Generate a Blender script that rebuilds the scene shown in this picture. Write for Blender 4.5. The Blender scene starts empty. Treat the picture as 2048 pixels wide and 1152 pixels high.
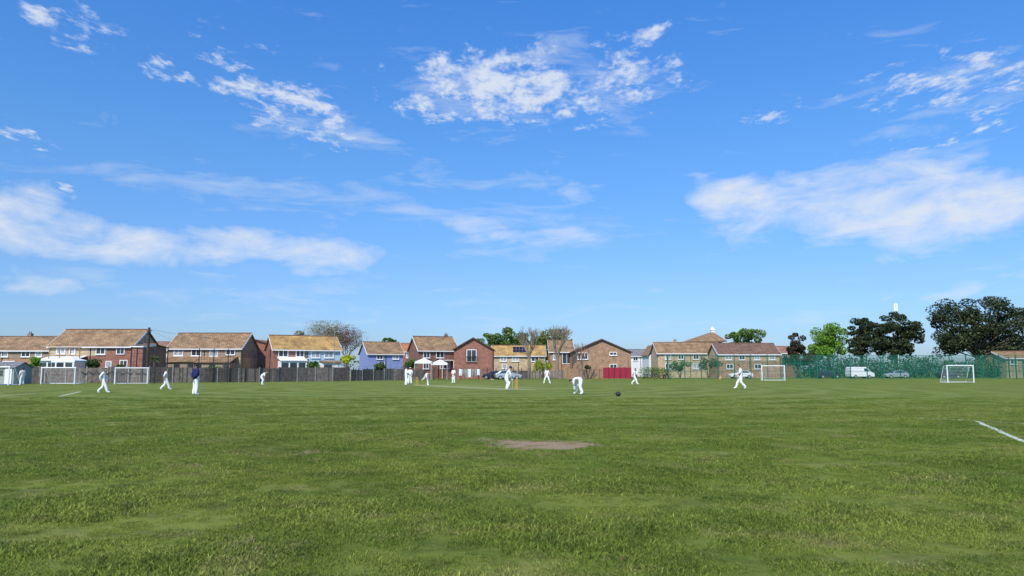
import bpy, math, random
from mathutils import Vector, Matrix, noise as mnoise
random.seed(7)
R=random.random
def ru(a,b): return a+(b-a)*random.random()
S=bpy.context.scene
F=1479.0; CH=1.4; TH=math.atan(166/F)
cT,sT=math.cos(TH),math.sin(TH)
# ---------- survey helpers: measured bearings of the photograph -> metres on site
def ray(px,py):
    u=(px-1024)/F; v=(576-py)/F
    return Vector((u, cT-v*sT, sT+v*cT))
def at(px,py,D):
    r=ray(px,py); t=D/r.y
    return Vector((r.x*t, D, CH+r.z*t))
def gnd(px,py):
    r=ray(px,py); t=-CH/r.z
    return Vector((r.x*t, r.y*t, 0))
def slope(px,py=720):
    r=ray(px,py); return r.x/r.y
def zat(py,D): return at(1024,py,D).z

# ---------- materials
MATS={}
def newmat(name):
    m=bpy.data.materials.new(name); m.use_nodes=True
    return m,m.node_tree,m.node_tree.nodes['Principled BSDF']
def mat(name,c,rough=.8,var=.25,scale=1.5,kind=None,metal=0,spec=.3,trans=None):
    if name in MATS: return MATS[name]
    m,nt,bs=newmat(name); N=nt.nodes; L=nt.links
    bs.inputs['Roughness'].default_value=rough; bs.inputs['Metallic'].default_value=metal
    bs.inputs['Specular IOR Level'].default_value=spec
    g=N.new('ShaderNodeNewGeometry')
    n=N.new('ShaderNodeTexNoise'); n.inputs['Scale'].default_value=scale; n.inputs['Detail'].default_value=5
    L.new(g.outputs['Position'],n.inputs['Vector'])
    mr=N.new('ShaderNodeMapRange'); mr.inputs[1].default_value=.3; mr.inputs[2].default_value=.7
    mr.inputs[3].default_value=1-var; mr.inputs[4].default_value=1+var
    L.new(n.outputs['Fac'],mr.inputs[0])
    fac=mr.outputs[0]
    def mulf(a,b):
        q=N.new('ShaderNodeMath'); q.operation='MULTIPLY'; L.new(a,q.inputs[0]); L.new(b,q.inputs[1]); return q.outputs[0]
    if kind in('brick','tile','clad'):
        sx=N.new('ShaderNodeSeparateXYZ'); L.new(g.outputs['Position'],sx.inputs[0])
        ad=N.new('ShaderNodeMath'); ad.operation='ADD'; L.new(sx.outputs[0],ad.inputs[0]); L.new(sx.outputs[1],ad.inputs[1])
        cb=N.new('ShaderNodeCombineXYZ'); L.new(ad.outputs[0],cb.inputs[0]); L.new(sx.outputs[2],cb.inputs[1])
        bt=N.new('ShaderNodeTexBrick')
        w,h,mo={'brick':(.24,.085,.012),'tile':(.33,.2,.02),'clad':(6,.16,.02)}[kind]
        bt.inputs['Scale'].default_value=1; bt.inputs['Brick Width'].default_value=w; bt.inputs['Row Height'].default_value=h
        bt.inputs['Mortar Size'].default_value=mo
        a={'brick':(.75,1.25,1.15),'tile':(.8,1.2,.45),'clad':(.97,1.03,.6)}[kind]
        for i,k in enumerate(('Color1','Color2','Mortar')): bt.inputs[k].default_value=(a[i],)*3+(1,)
        L.new(cb.outputs[0],bt.inputs['Vector'])
        fac=mulf(fac,bt.outputs['Color'])
    vm=N.new('ShaderNodeVectorMath'); vm.operation='SCALE'; vm.inputs[0].default_value=c
    L.new(fac,vm.inputs['Scale']); L.new(vm.outputs[0],bs.inputs['Base Color'])
    if trans:
        tr=N.new('ShaderNodeBsdfTranslucent'); L.new(vm.outputs[0],tr.inputs['Color'])
        mx=N.new('ShaderNodeMixShader'); mx.inputs[0].default_value=trans
        L.new(bs.outputs[0],mx.inputs[1]); L.new(tr.outputs[0],mx.inputs[2]); L.new(mx.outputs[0],N['Material Output'].inputs['Surface'])
    MATS[name]=m; return m
mat('brick_red',(.27,.12,.085),kind='brick'); mat('brick_dark',(.21,.10,.075),kind='brick')
mat('brick_brown',(.33,.20,.125),kind='brick'); mat('brick_tan',(.44,.33,.21),kind='brick')
mat('tile_brown',(.29,.18,.095),kind='tile',scale=.8,var=.35); mat('tile_ochre',(.42,.255,.09),kind='tile',scale=.6,var=.4)
mat('tile_red',(.29,.15,.10),kind='tile'); mat('tile_grey',(.22,.21,.21),kind='tile'); mat('tile_dark',(.19,.11,.075),kind='tile')
mat('tile_orange',(.45,.17,.08),kind='tile')
mat('clad_blue',(.40,.60,.72),kind='clad',var=.08); mat('clad_purple',(.25,.30,.55),kind='clad',var=.1); mat('clad_tan',(.36,.27,.19),kind='clad',var=.15)
mat('clad_white',(.75,.75,.72),kind='clad',var=.06); mat('render_cream',(.62,.56,.46),var=.08)
mat('white_paint',(.8,.8,.8),rough=.5,var=.04); mat('glass',(.035,.045,.055),rough=.08,var=.4,spec=.6,scale=.7)
mat('curtain_glass',(.35,.37,.38),rough=.15,var=.4,spec=.6,scale=2)
mat('black_metal',(.02,.022,.025),rough=.5); mat('dark_wood',(.06,.045,.035)); mat('solar',(.012,.015,.03),rough=.15,spec=.6)
mat('fence_a',(.15,.125,.105),scale=3,var=.35); mat('fence_b',(.10,.085,.075),scale=3,var=.35); mat('fence_c',(.21,.175,.145),scale=3,var=.3)
mat('fence_d',(.30,.19,.11),scale=3,var=.25); mat('concrete',(.30,.285,.26),scale=3)
mat('crimson',(.30,.02,.045),var=.15); mat('green_metal',(.015,.13,.085),rough=.5,var=.15)
mat('bark',(.13,.10,.075),scale=4,var=.35); mat('bark_grey',(.25,.20,.14),scale=4,var=.35); mat('bark_red',(.24,.15,.11),scale=4,var=.35)
for nm,c in dict(lf_dark=(.022,.038,.016),lf_pine=(.048,.07,.026),lf_pine2=(.09,.11,.038),lf_mid=(.085,.15,.032),lf_lite=(.15,.245,.04),lf_bright=(.2,.36,.035),
    lf_bright2=(.12,.26,.026),lf_yel=(.5,.5,.03),lf_yel2=(.28,.34,.03),lf_red=(.10,.06,.04),lf_bud=(.40,.34,.21),lf_bud2=(.30,.20,.145),lf_olive=(.16,.17,.05)).items():
    mat(nm,c,rough=.7,var=.3,scale=.9,trans=.25)
mat('cloth_white',(.80,.79,.77),var=.06,scale=6); mat('cloth_cream',(.72,.70,.64),var=.06,scale=6); mat('cloth_navy',(.015,.022,.10),var=.2,scale=6)
mat('cloth_green',(.05,.16,.08),var=.2,scale=6)
mat('skin',(.50,.28,.20),rough=.55,var=.08,scale=8); mat('skin_dark',(.20,.10,.065),rough=.55,var=.08,scale=8)
mat('hair_dark',(.02,.014,.01),scale=9); mat('hair_brown',(.09,.05,.03),scale=9); mat('lips',(.35,.12,.10)); mat('eye',(.02,.02,.02),rough=.2)
mat('leather',(.02,.02,.025),rough=.4); mat('willow',(.60,.42,.22),rough=.5,var=.12); mat('stump_wood',(.62,.33,.08),rough=.5,var=.1)
mat('car_silver',(.5,.52,.54),rough=.3,var=.04,metal=.5); mat('car_white',(.78,.78,.78),rough=.3,var=.04); mat('car_dark',(.03,.035,.05),rough=.3,var=.04); mat('rubber',(.02,.02,.02))
mat('net_dark',(.03,.03,.035)); mat('net_white',(.7,.72,.72)); mat('canvas',(.78,.78,.76),var=.06); mat('orange',(.8,.15,.02)); mat('shed',(.32,.36,.32),kind='clad',var=.1)

# ---------- mesh builder
class B:
    def __init__(s): s.v=[]; s.f=[]; s.m=[]; s.mats=[]
    def mi(s,n):
        if n not in s.mats: s.mats.append(n)
        return s.mats.index(n)
    def add(s,vs,fs,m):
        o=len(s.v); s.v+= [Vector(v) for v in vs]; k=s.mi(m)
        for f in fs: s.f.append([i+o for i in f]); s.m.append(k)
    def box(s,a,b,m,M=None):
        x0,y0,z0=a; x1,y1,z1=b
        vs=[Vector(p) for p in((x0,y0,z0),(x1,y0,z0),(x1,y1,z0),(x0,y1,z0),(x0,y0,z1),(x1,y0,z1),(x1,y1,z1),(x0,y1,z1))]
        if M: vs=[M@v for v in vs]
        s.add(vs,[(0,3,2,1),(4,5,6,7),(0,1,5,4),(1,2,6,5),(2,3,7,6),(3,0,4,7)],m)
    def tube(s,pts,rad,m,n=6):
        pts=[Vector(p) for p in pts]; o=[];fs=[]
        for i,p in enumerate(pts):
            d=(pts[min(i+1,len(pts)-1)]-pts[max(i-1,0)]).normalized()
            a=d.cross(Vector((.31,.9,.2))); 
            if a.length<.1: a=d.cross(Vector((1,0,0)))
            a.normalize(); b=d.cross(a); r=rad[i] if hasattr(rad,'__len__') else rad
            for k in range(n):
                t=2*math.pi*k/n; o.append(p+a*math.cos(t)*r+b*math.sin(t)*r)
        for i in range(len(pts)-1):
            for k in range(n):
                fs.append((i*n+k,i*n+(k+1)%n,(i+1)*n+(k+1)%n,(i+1)*n+k))
        fs.append(tuple(range(n))[::-1]); fs.append(tuple((len(pts)-1)*n+k for k in range(n)))
        s.add(o,fs,m)
    def ell(s,c,r,m,M=None,nu=12,nv=8,fn=None):
        vs=[];fs=[]
        for j in range(nv+1):
            ph=math.pi*j/nv
            for i in range(nu):
                t=2*math.pi*i/nu
                q=Vector((math.sin(ph)*math.cos(t),math.sin(ph)*math.sin(t),math.cos(ph)))
                if fn: q=fn(q)
                p=Vector((q.x*r[0],q.y*r[1],q.z*r[2]))+Vector(c)
                vs.append(M@p if M else p)
        for j in range(nv):
            for i in range(nu):
                fs.append((j*nu+i,(j+1)*nu+i,(j+1)*nu+(i+1)%nu,j*nu+(i+1)%nu))
        s.add(vs,fs,m)
    def obj(s,name,parent=None,origin=None,smooth=False):
        o0=Vector(origin) if origin is not None else (parent.location if parent else Vector((0,0,0)))
        me=bpy.data.meshes.new(name); me.from_pydata([tuple(v-o0) for v in s.v],[],s.f)
        for n in s.mats: me.materials.append(MATS[n])
        me.polygons.foreach_set('material_index',s.m)
        if smooth: me.polygons.foreach_set('use_smooth',[True]*len(s.f))
        me.update()
        ob=bpy.data.objects.new(name,me); S.collection.objects.link(ob)
        if parent: ob.parent=parent
        else: ob.location=o0
        return ob
def empty(name,loc):
    e=bpy.data.objects.new(name,None); e.location=loc; S.collection.objects.link(e); return e

# ---------- camera
cam=bpy.data.cameras.new('camera'); co=bpy.data.objects.new('camera',cam); S.collection.objects.link(co)
cam.sensor_width=36; cam.lens=36*F/2048; cam.clip_end=6000; cam.clip_start=.05
co.location=(0,0,CH); co.rotation_euler=(math.pi/2+TH,0,0); S.camera=co
# ---------- sun
SEL=math.radians(47); sdir=Vector((-.38,-.85,0)).normalized(); SAZ=math.atan2(sdir.x,sdir.y)
sv=Vector((sdir.x*math.cos(SEL),sdir.y*math.cos(SEL),math.sin(SEL)))
sl=bpy.data.lights.new('sun','SUN'); sl.energy=4.9; sl.angle=math.radians(.5); sl.color=(1,.94,.84)
so=bpy.data.objects.new('sun',sl); S.collection.objects.link(so); so.rotation_euler=sv.to_track_quat('Z','Y').to_euler(); so.location=(0,-20,60)
# ---------- world
W=bpy.data.worlds.new('World'); S.world=W; W.use_nodes=True
nt=W.node_tree; N=nt.nodes; L=nt.links; bg=N['Background']; bg.inputs['Strength'].default_value=.1
sky=N.new('ShaderNodeTexSky'); sky.sky_type='NISHITA'; sky.sun_disc=False; sky.sun_elevation=SEL; sky.sun_rotation=SAZ
sky.air_density=1; sky.dust_density=.6; sky.ozone_density=2.0
tc=N.new('ShaderNodeTexCoord'); sx=N.new('ShaderNodeSeparateXYZ'); L.new(tc.outputs['Generated'],sx.inputs[0])
def M_(op,a,b=None,c=None,clamp=False):
    q=N.new('ShaderNodeMath'); q.operation=op; q.use_clamp=clamp
    for i,x in enumerate((a,b,c)):
        if x is None: continue
        if isinstance(x,(int,float)): q.inputs[i].default_value=x
        else: L.new(x,q.inputs[i])
    return q.outputs[0]
def MR(x,a,b,c,d,smooth=True):
    q=N.new('ShaderNodeMapRange'); q.interpolation_type='SMOOTHSTEP' if smooth else 'LINEAR'
    L.new(x,q.inputs[0])
    for i,k in enumerate((a,b,c,d)): q.inputs[i+1].default_value=k
    return q.outputs[0]
def CB(a,b,c=0.0):
    q=N.new('ShaderNodeCombineXYZ')
    for i,x in enumerate((a,b,c)):
        if isinstance(x,(int,float)): q.inputs[i].default_value=x
        else: L.new(x,q.inputs[i])
    return q.outputs[0]
az=M_('ARCTAN2',sx.outputs[0],sx.outputs[1]); el=M_('ARCSINE',sx.outputs[2]); ae=CB(az,el)
zc=M_('MAXIMUM',sx.outputs[2],.04); pl=CB(M_('DIVIDE',sx.outputs[0],zc),M_('DIVIDE',sx.outputs[1],zc))
def NO(vec,scale,detail=5,rough=.55,dist=0.,off=(0,0,0),sc=(1,1,1)):
    mp=N.new('ShaderNodeMapping'); L.new(vec,mp.inputs[0]); mp.inputs['Location'].default_value=off; mp.inputs['Scale'].default_value=sc
    q=N.new('ShaderNodeTexNoise'); L.new(mp.outputs[0],q.inputs['Vector']); q.inputs['Scale'].default_value=scale
    q.inputs['Detail'].default_value=detail; q.inputs['Roughness'].default_value=rough; q.inputs['Distortion'].default_value=dist
    return q.outputs['Fac'],q.outputs['Color']
# edge wobble for patches
_,wc=NO(ae,7,3,.6); 
vs_=N.new('ShaderNodeVectorMath'); vs_.operation='SUBTRACT'; L.new(wc,vs_.inputs[0]); vs_.inputs[1].default_value=(.5,.5,.5)
vk=N.new('ShaderNodeVectorMath'); vk.operation='MULTIPLY'; L.new(vs_.outputs[0],vk.inputs[0]); vk.inputs[1].default_value=(.14,.05,0)
va=N.new('ShaderNodeVectorMath'); va.operation='ADD'; L.new(ae,va.inputs[0]); L.new(vk.outputs[0],va.inputs[1]); aew=va.outputs[0]
def azel(px,py):
    r=ray(px,py).normalized(); return math.atan2(r.x,r.y),math.asin(r.z)
def patch(px,py,rx,ry,rot=0,w=1.0,inner=.35,outer=1.35):
    a,e=azel(px,py); a2,_=azel(px+10,py); _,e2=azel(px,py-10)
    mp=N.new('ShaderNodeMapping'); mp.vector_type='TEXTURE'; L.new(aew,mp.inputs[0])
    mp.inputs['Location'].default_value=(a,e,0); mp.inputs['Rotation'].default_value=(0,0,math.radians(rot))
    mp.inputs['Scale'].default_value=(abs(a2-a)/10*rx,abs(e2-e)/10*ry,1)
    ln=N.new('ShaderNodeVectorMath'); ln.operation='LENGTH'; L.new(mp.outputs[0],ln.inputs[0])
    return MR(ln.outputs['Value'],inner,outer,w,0)
def maxall(l):
    o=l[0]
    for x in l[1:]: o=M_('MAXIMUM',o,x)
    return o
small=maxall([patch(1000,165,230,115,0,1.18),patch(1250,145,150,100,0,.98),patch(880,215,110,45,0,.95),patch(560,190,180,50,-8,1.1),
  patch(340,135,80,32,0,.98),patch(620,250,160,60,-12,.8),patch(150,60,140,65,-10,.88),patch(1180,220,110,55,0,.85),
  patch(1880,160,230,80,5,.9),patch(1540,225,90,35,0,.75),patch(1980,220,90,50,0,.85),patch(105,375,32,18,0,.95),patch(480,100,200,55,0,.7),
  patch(1290,70,100,45,12,.9),patch(1860,285,130,30,0,.7),patch(40,275,110,40,-15,.7)])
big=maxall([patch(1500,410,140,90,-8,.92),patch(1700,410,260,105,3,.84),patch(1900,415,260,130,0,.97),patch(20,435,110,80,-20,1.0),
  patch(230,478,340,54,-4,.97),patch(540,495,260,46,-3,.88),patch(950,448,90,24,-5,.8),patch(1080,474,170,26,0,.7),patch(60,560,180,32,-8,.6),
  patch(1850,580,260,26,3,.4),patch(1150,380,65,28,-15,.62),patch(650,535,160,22,-3,.6)])
wisp=maxall([patch(520,390,420,45,-4,.9),patch(900,420,330,60,-3,.75),patch(1000,365,260,34,-8,.7),patch(650,255,200,60,-10,.7),patch(1300,640,900,40,0,.35),patch(500,590,600,50,0,.5),patch(1750,370,350,70,4,.85),patch(1100,480,300,60,0,.6),patch(1050,170,330,130,0,.75),patch(1880,190,260,100,0,.6)])
n1,_=NO(pl,8.5,4,.6,.25,(3.1,1.7,0),(1.1,.66,1)); n1b,_=NO(pl,34,4,.65,.2,(0,0,0),(1,.6,1))
n2,_=NO(ae,10,8,.62,.4,(5,2,0),(1,2.4,1)); n3,_=NO(ae,9,7,.6,.5,(1,7,0),(1,4.5,1))
a1=M_('ADD',M_('MULTIPLY',n1,.72),M_('MULTIPLY',n1b,.28))
d1=MR(M_('ADD',a1,M_('MULTIPLY',M_('SUBTRACT',small,1),.24)),.43,.63,0,.84)
d2=MR(M_('ADD',n2,M_('MULTIPLY',M_('SUBTRACT',big,1),.42)),.27,.62,0,.9,False)
d3=MR(M_('ADD',n3,M_('MULTIPLY',M_('SUBTRACT',wisp,1),.26)),.36,.66,0,.45,False)
den=M_('SUBTRACT',1,M_('MULTIPLY',M_('MULTIPLY',M_('SUBTRACT',1,d1),M_('SUBTRACT',1,d2)),M_('SUBTRACT',1,d3)))
cr_=N.new('ShaderNodeValToRGB'); L.new(sx.outputs[2],cr_.inputs[0]); e=cr_.color_ramp.elements
e[0].position=0; e[0].color=(.26,.345,.54,1); e[1].position=.5; e[1].color=(.21,.52,.88,1)
for p,c in((.12,(.28,.40,.585,1)),(.28,(.27,.485,.70,1))):
    k=e.new(p); k.color=c
tm=N.new('ShaderNodeVectorMath'); tm.operation='MULTIPLY'; L.new(sky.outputs[0],tm.inputs[0]); L.new(cr_.outputs[0],tm.inputs[1])
ts=N.new('ShaderNodeVectorMath'); ts.operation='SCALE'; L.new(tm.outputs[0],ts.inputs[0]); ts.inputs['Scale'].default_value=2.6
mx=N.new('ShaderNodeMix'); mx.data_type='RGBA'; L.new(den,mx.inputs[0]); L.new(ts.outputs[0],mx.inputs[6]); mx.inputs[7].default_value=(7.4,8.0,9.0,1)
L.new(mx.outputs[2],bg.inputs['Color'])
S.view_settings.view_transform='Standard'; S.view_settings.look='None'; S.view_settings.exposure=0; S.view_settings.gamma=1

# ---------- turf
P_NEAR=gnd(1033,779); P_FAR=gnd(834,770)
def turf(name,blade):
    global N,L
    m,nt,bs=newmat(name); N=nt.nodes; L=nt.links
    g=N.new('ShaderNodeNewGeometry'); pos=g.outputs['Position']
    def mixc(f,a,b):
        q=N.new('ShaderNodeMix'); q.data_type='RGBA'
        if isinstance(f,float): q.inputs[0].default_value=f
        else: L.new(f,q.inputs[0])
        for i,x in ((6,a),(7,b)):
            if isinstance(x,tuple): q.inputs[i].default_value=x+(1,)
            else: L.new(x,q.inputs[i])
        return q.outputs[2]
    f1,_=NO(pos,.35,4,.6); f2,_=NO(pos,2.2,5,.65); f3,c3=NO(pos,14,4,.6); f4,_=NO(pos,.06,3,.5); f5,_=NO(pos,60,2,.6); f6,_=NO(pos,.8,5,.7,0,(9,3,0))
    col=mixc(MR(f1,.38,.62,0,1),(.112,.152,.020),(.185,.215,.034))
    col=mixc(MR(f4,.4,.62,0,.5),col,(.112,.175,.022))
    col=mixc(MR(f2,.47,.63,0,.6),col,(.060,.094,.012))
    col=mixc(MR(f6,.50,.66,0,.55),col,(.235,.215,.07))
    col=mixc(MR(f3,.5,.72,0,.5),col,(.235,.24,.07))
    # mown rings about the square
    cx,cy=(P_NEAR.x+P_FAR.x)/2,(P_NEAR.y+P_FAR.y)/2
    mp=N.new('ShaderNodeMapping'); mp.vector_type='TEXTURE'; L.new(pos,mp.inputs[0]); mp.inputs['Location'].default_value=(cx,cy-4,0)
    ln=N.new('ShaderNodeVectorMath'); ln.operation='LENGTH'; L.new(mp.outputs[0],ln.inputs[0])
    wv=M_('SINE',M_('ADD',M_('MULTIPLY',ln.outputs['Value'],1.7),M_('MULTIPLY',f1,9)))
    fade=MR(ln.outputs['Value'],28,50,1,.12)
    col=mixc(M_('MULTIPLY',MR(wv,-.4,.8,0,.5),fade),col,(.22,.255,.068))
    # patches
    vsb=N.new('ShaderNodeVectorMath'); vsb.operation='SUBTRACT'; L.new(c3,vsb.inputs[0]); vsb.inputs[1].default_value=(.5,.5,.5)
    _,c2=NO(pos,1.6,4,.65); vsc=N.new('ShaderNodeVectorMath'); vsc.operation='SUBTRACT'; L.new(c2,vsc.inputs[0]); vsc.inputs[1].default_value=(.5,.5,.5)
    def sca(v,k):
        q=N.new('ShaderNodeVectorMath'); q.operation='SCALE'; L.new(v,q.inputs[0]); q.inputs['Scale'].default_value=k; return q.outputs[0]
    def addv(a,b):
        q=N.new('ShaderNodeVectorMath'); q.operation='ADD'; L.new(a,q.inputs[0]); L.new(b,q.inputs[1]); return q.outputs[0]
    pw=addv(addv(pos,sca(vsb.outputs[0],.6)),sca(vsc.outputs[0],2.0))
    def spot(px,py,rx,ry,w=1.,rot=0,i=.4,o=1.1,src=None):
        c=gnd(px,py); mp=N.new('ShaderNodeMapping'); mp.vector_type='TEXTURE'; L.new(src or pw,mp.inputs[0])
        mp.inputs['Location'].default_value=(c.x,c.y,0); mp.inputs['Scale'].default_value=(rx,ry,1e3); mp.inputs['Rotation'].default_value=(0,0,rot)
        ln=N.new('ShaderNodeVectorMath'); ln.operation='LENGTH'; L.new(mp.outputs[0],ln.inputs[0])
        return MR(ln.outputs['Value'],i,o,w,0)
    dirt=maxall([spot(1085,890,1.1,1.2),spot(1020,886,.6,.9,.85),spot(1150,888,.6,.8,.9),spot(625,904,.25,.5,.85),spot(385,930,.35,.25,.75),spot(635,922,.2,.2,.7),
       spot(1690,872,.3,.8,.55),spot(480,1090,.15,.15,.6),spot(1265,1120,.12,.12,.6),spot(560,905,.9,.9,.4),spot(980,880,.4,.8,.6)])
    gen=MR(f2,.58,.74,0,.5)
    dm=M_('MAXIMUM',MR(M_('ADD',dirt,M_('MULTIPLY',M_('SUBTRACT',f3,.5),2.4)),.35,.85,0,1),M_('MULTIPLY',gen,MR(f1,.4,.7,0,1)))
    if blade: dm=M_('MULTIPLY',dm,.75)
    dcol=mixc(MR(f3,.38,.6,0,.8),mixc(MR(f5,.35,.65,0,1),(.30,.20,.115),(.50,.375,.245)),(.24,.165,.095))
    col=mixc(dm,col,dcol)
    # cricket strip and chalk
    def strip(a,b,hw,w=1.0,src=None,soft=.9):
        a=Vector(a);b=Vector(b);c=(a+b)/2;d=b-a
        mp=N.new('ShaderNodeMapping'); mp.vector_type='TEXTURE'; L.new(src or pos,mp.inputs[0])
        mp.inputs['Location'].default_value=(c.x,c.y,0); mp.inputs['Scale'].default_value=(d.length/2,hw,1); mp.inputs['Rotation'].default_value=(0,0,math.atan2(d.y,d.x))
        s=N.new('ShaderNodeSeparateXYZ'); L.new(mp.outputs[0],s.inputs[0])
        return MR(M_('MAXIMUM',M_('ABSOLUTE',s.outputs[0]),M_('ABSOLUTE',s.outputs[1])),soft,1.0,w,0)
    pd=(P_NEAR-P_FAR).normalized()
    col=mixc(strip(P_NEAR+pd*2,P_FAR-pd*2,1.5,.85),col,(.30,.31,.14))
    off=Vector((3.2,1.8,0))
    col=mixc(strip(P_NEAR+pd*1+off*1.1,P_FAR-pd*2+off*1.1,1.6,.5),col,(.23,.27,.09))
    lines=[strip(gnd(1948,841),gnd(2120,915),.06,.9),strip(gnd(1830,838),gnd(1945,841),.045,.7),strip(gnd(1950,842),gnd(2100,851),.045,.5),
      strip(gnd(-80,799),gnd(75,786),.09,.6),strip(gnd(118,793),gnd(162,783),.1,.75),strip(gnd(1560,764),gnd(2120,771),.14,.6)]
    lm=M_('MULTIPLY',maxall(lines),MR(f3,.38,.58,.35,1))
    col=mixc(lm,col,(.66,.68,.62))
    if blade:
        at_=N.new('ShaderNodeAttribute'); at_.attribute_name='tint'
        sc=N.new('ShaderNodeVectorMath'); sc.operation='SCALE'; L.new(col,sc.inputs[0]); L.new(MR(at_.outputs['Fac'],0,1,.85,2.2,False),sc.inputs['Scale'])
        col=sc.outputs[0]
    L.new(col,bs.inputs['Base Color']); bs.inputs['Roughness'].default_value=.65 if blade else .9; bs.inputs['Specular IOR Level'].default_value=.25 if blade else .1
    if blade:
        tr=N.new('ShaderNodeBsdfTranslucent'); L.new(col,tr.inputs['Color']); ms=N.new('ShaderNodeMixShader'); ms.inputs[0].default_value=.4
        L.new(bs.outputs[0],ms.inputs[1]); L.new(tr.outputs[0],ms.inputs[2]); L.new(ms.outputs[0],N['Material Output'].inputs['Surface'])
    else:
        bp=N.new('ShaderNodeBump'); bp.inputs['Strength'].default_value=.6; bp.inputs['Distance'].default_value=.06
        h=M_('ADD',M_('ADD',f5,f3),f2); L.new(h,bp.inputs['Height']); L.new(bp.outputs[0],bs.inputs['Normal'])
    MATS[name]=m
turf('turf',False); turf('grass_blade',True)
b=B(); b.add([(-3000,-300,0),(3000,-300,0),(3000,4000,0),(-3000,4000,0)],[(0,1,2,3)],'turf'); b.obj('ground')
# grass tile
def tile(name,nbl,parent):
    me=bpy.data.meshes.new(name); vs=[];fs=[];tn=[]
    for i in range(nbl):
        a=ru(0,6.283); r=.33*math.sqrt(R()); x,y=r*math.cos(a),r*math.sin(a)
        h=ru(.012,.032)*(1.3 if R()<.12 else 1); w=ru(.0028,.005); d=ru(0,6.283); ln=ru(.4,1.7)*h; ld=ru(0,6.283)
        dx,dy=w*math.cos(d),w*math.sin(d); lx,ly=ln*math.cos(ld),ln*math.sin(ld); o=len(vs)
        vs+=[(x-dx,y-dy,-.003),(x+dx,y+dy,-.003),(x+dx*.8+lx*.4,y+dy*.8+ly*.4,h*.6),(x-dx*.8+lx*.4,y-dy*.8+ly*.4,h*.6),(x+lx,y+ly,h)]
        fs+=[(o,o+1,o+2,o+3),(o+3,o+2,o+4)]; t=R()**1.5; tn+=[t,t]
    me.from_pydata(vs,[],fs); at_=me.attributes.new('tint','FLOAT','FACE'); at_.data.foreach_set('value',tn)
    me.materials.append(MATS['grass_blade']); ob=bpy.data.objects.new(name,me); S.collection.objects.link(ob); ob.parent=parent; return ob
pc=gnd(1085,889)
vs=[];fs=[]
dd=3.6
while dd<40:
    step=.32*(1 if dd<14 else 1+(dd-14)*.05)
    x=-dd*.80-1
    while x<dd*.80+1:
        px_,py_=x+ru(-.16,.16),dd+ru(-.16,.16)
        e=math.hypot((px_-pc.x)/1.15,(py_-pc.y)/1.1)
        if not(e<1 and R()<.8):
            s=ru(.7,1.3)*(.8+.9*mnoise.noise(Vector((px_*.8,py_*.8,0)))); a=ru(0,6.283); o=len(vs)
            s=max(s,.45)*.5
            if e<1: s=.22
            for k in range(4):
                t=a+k*math.pi/2; vs.append((px_+s*math.cos(t)*.7071*2,py_+s*math.sin(t)*.7071*2,.002))
            fs.append((o,o+1,o+2,o+3))
        x+=step
    dd+=step
me=bpy.data.meshes.new('grass'); me.from_pydata(vs,[],fs); gr=bpy.data.objects.new('grass',me); S.collection.objects.link(gr)
gr.instance_type='FACES'; gr.use_instance_faces_scale=True; gr.instance_faces_scale=1.0; gr.show_instancer_for_render=False; gr.show_instancer_for_viewport=False
tile('blades',480,gr)
print('tiles',len(fs))

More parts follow.
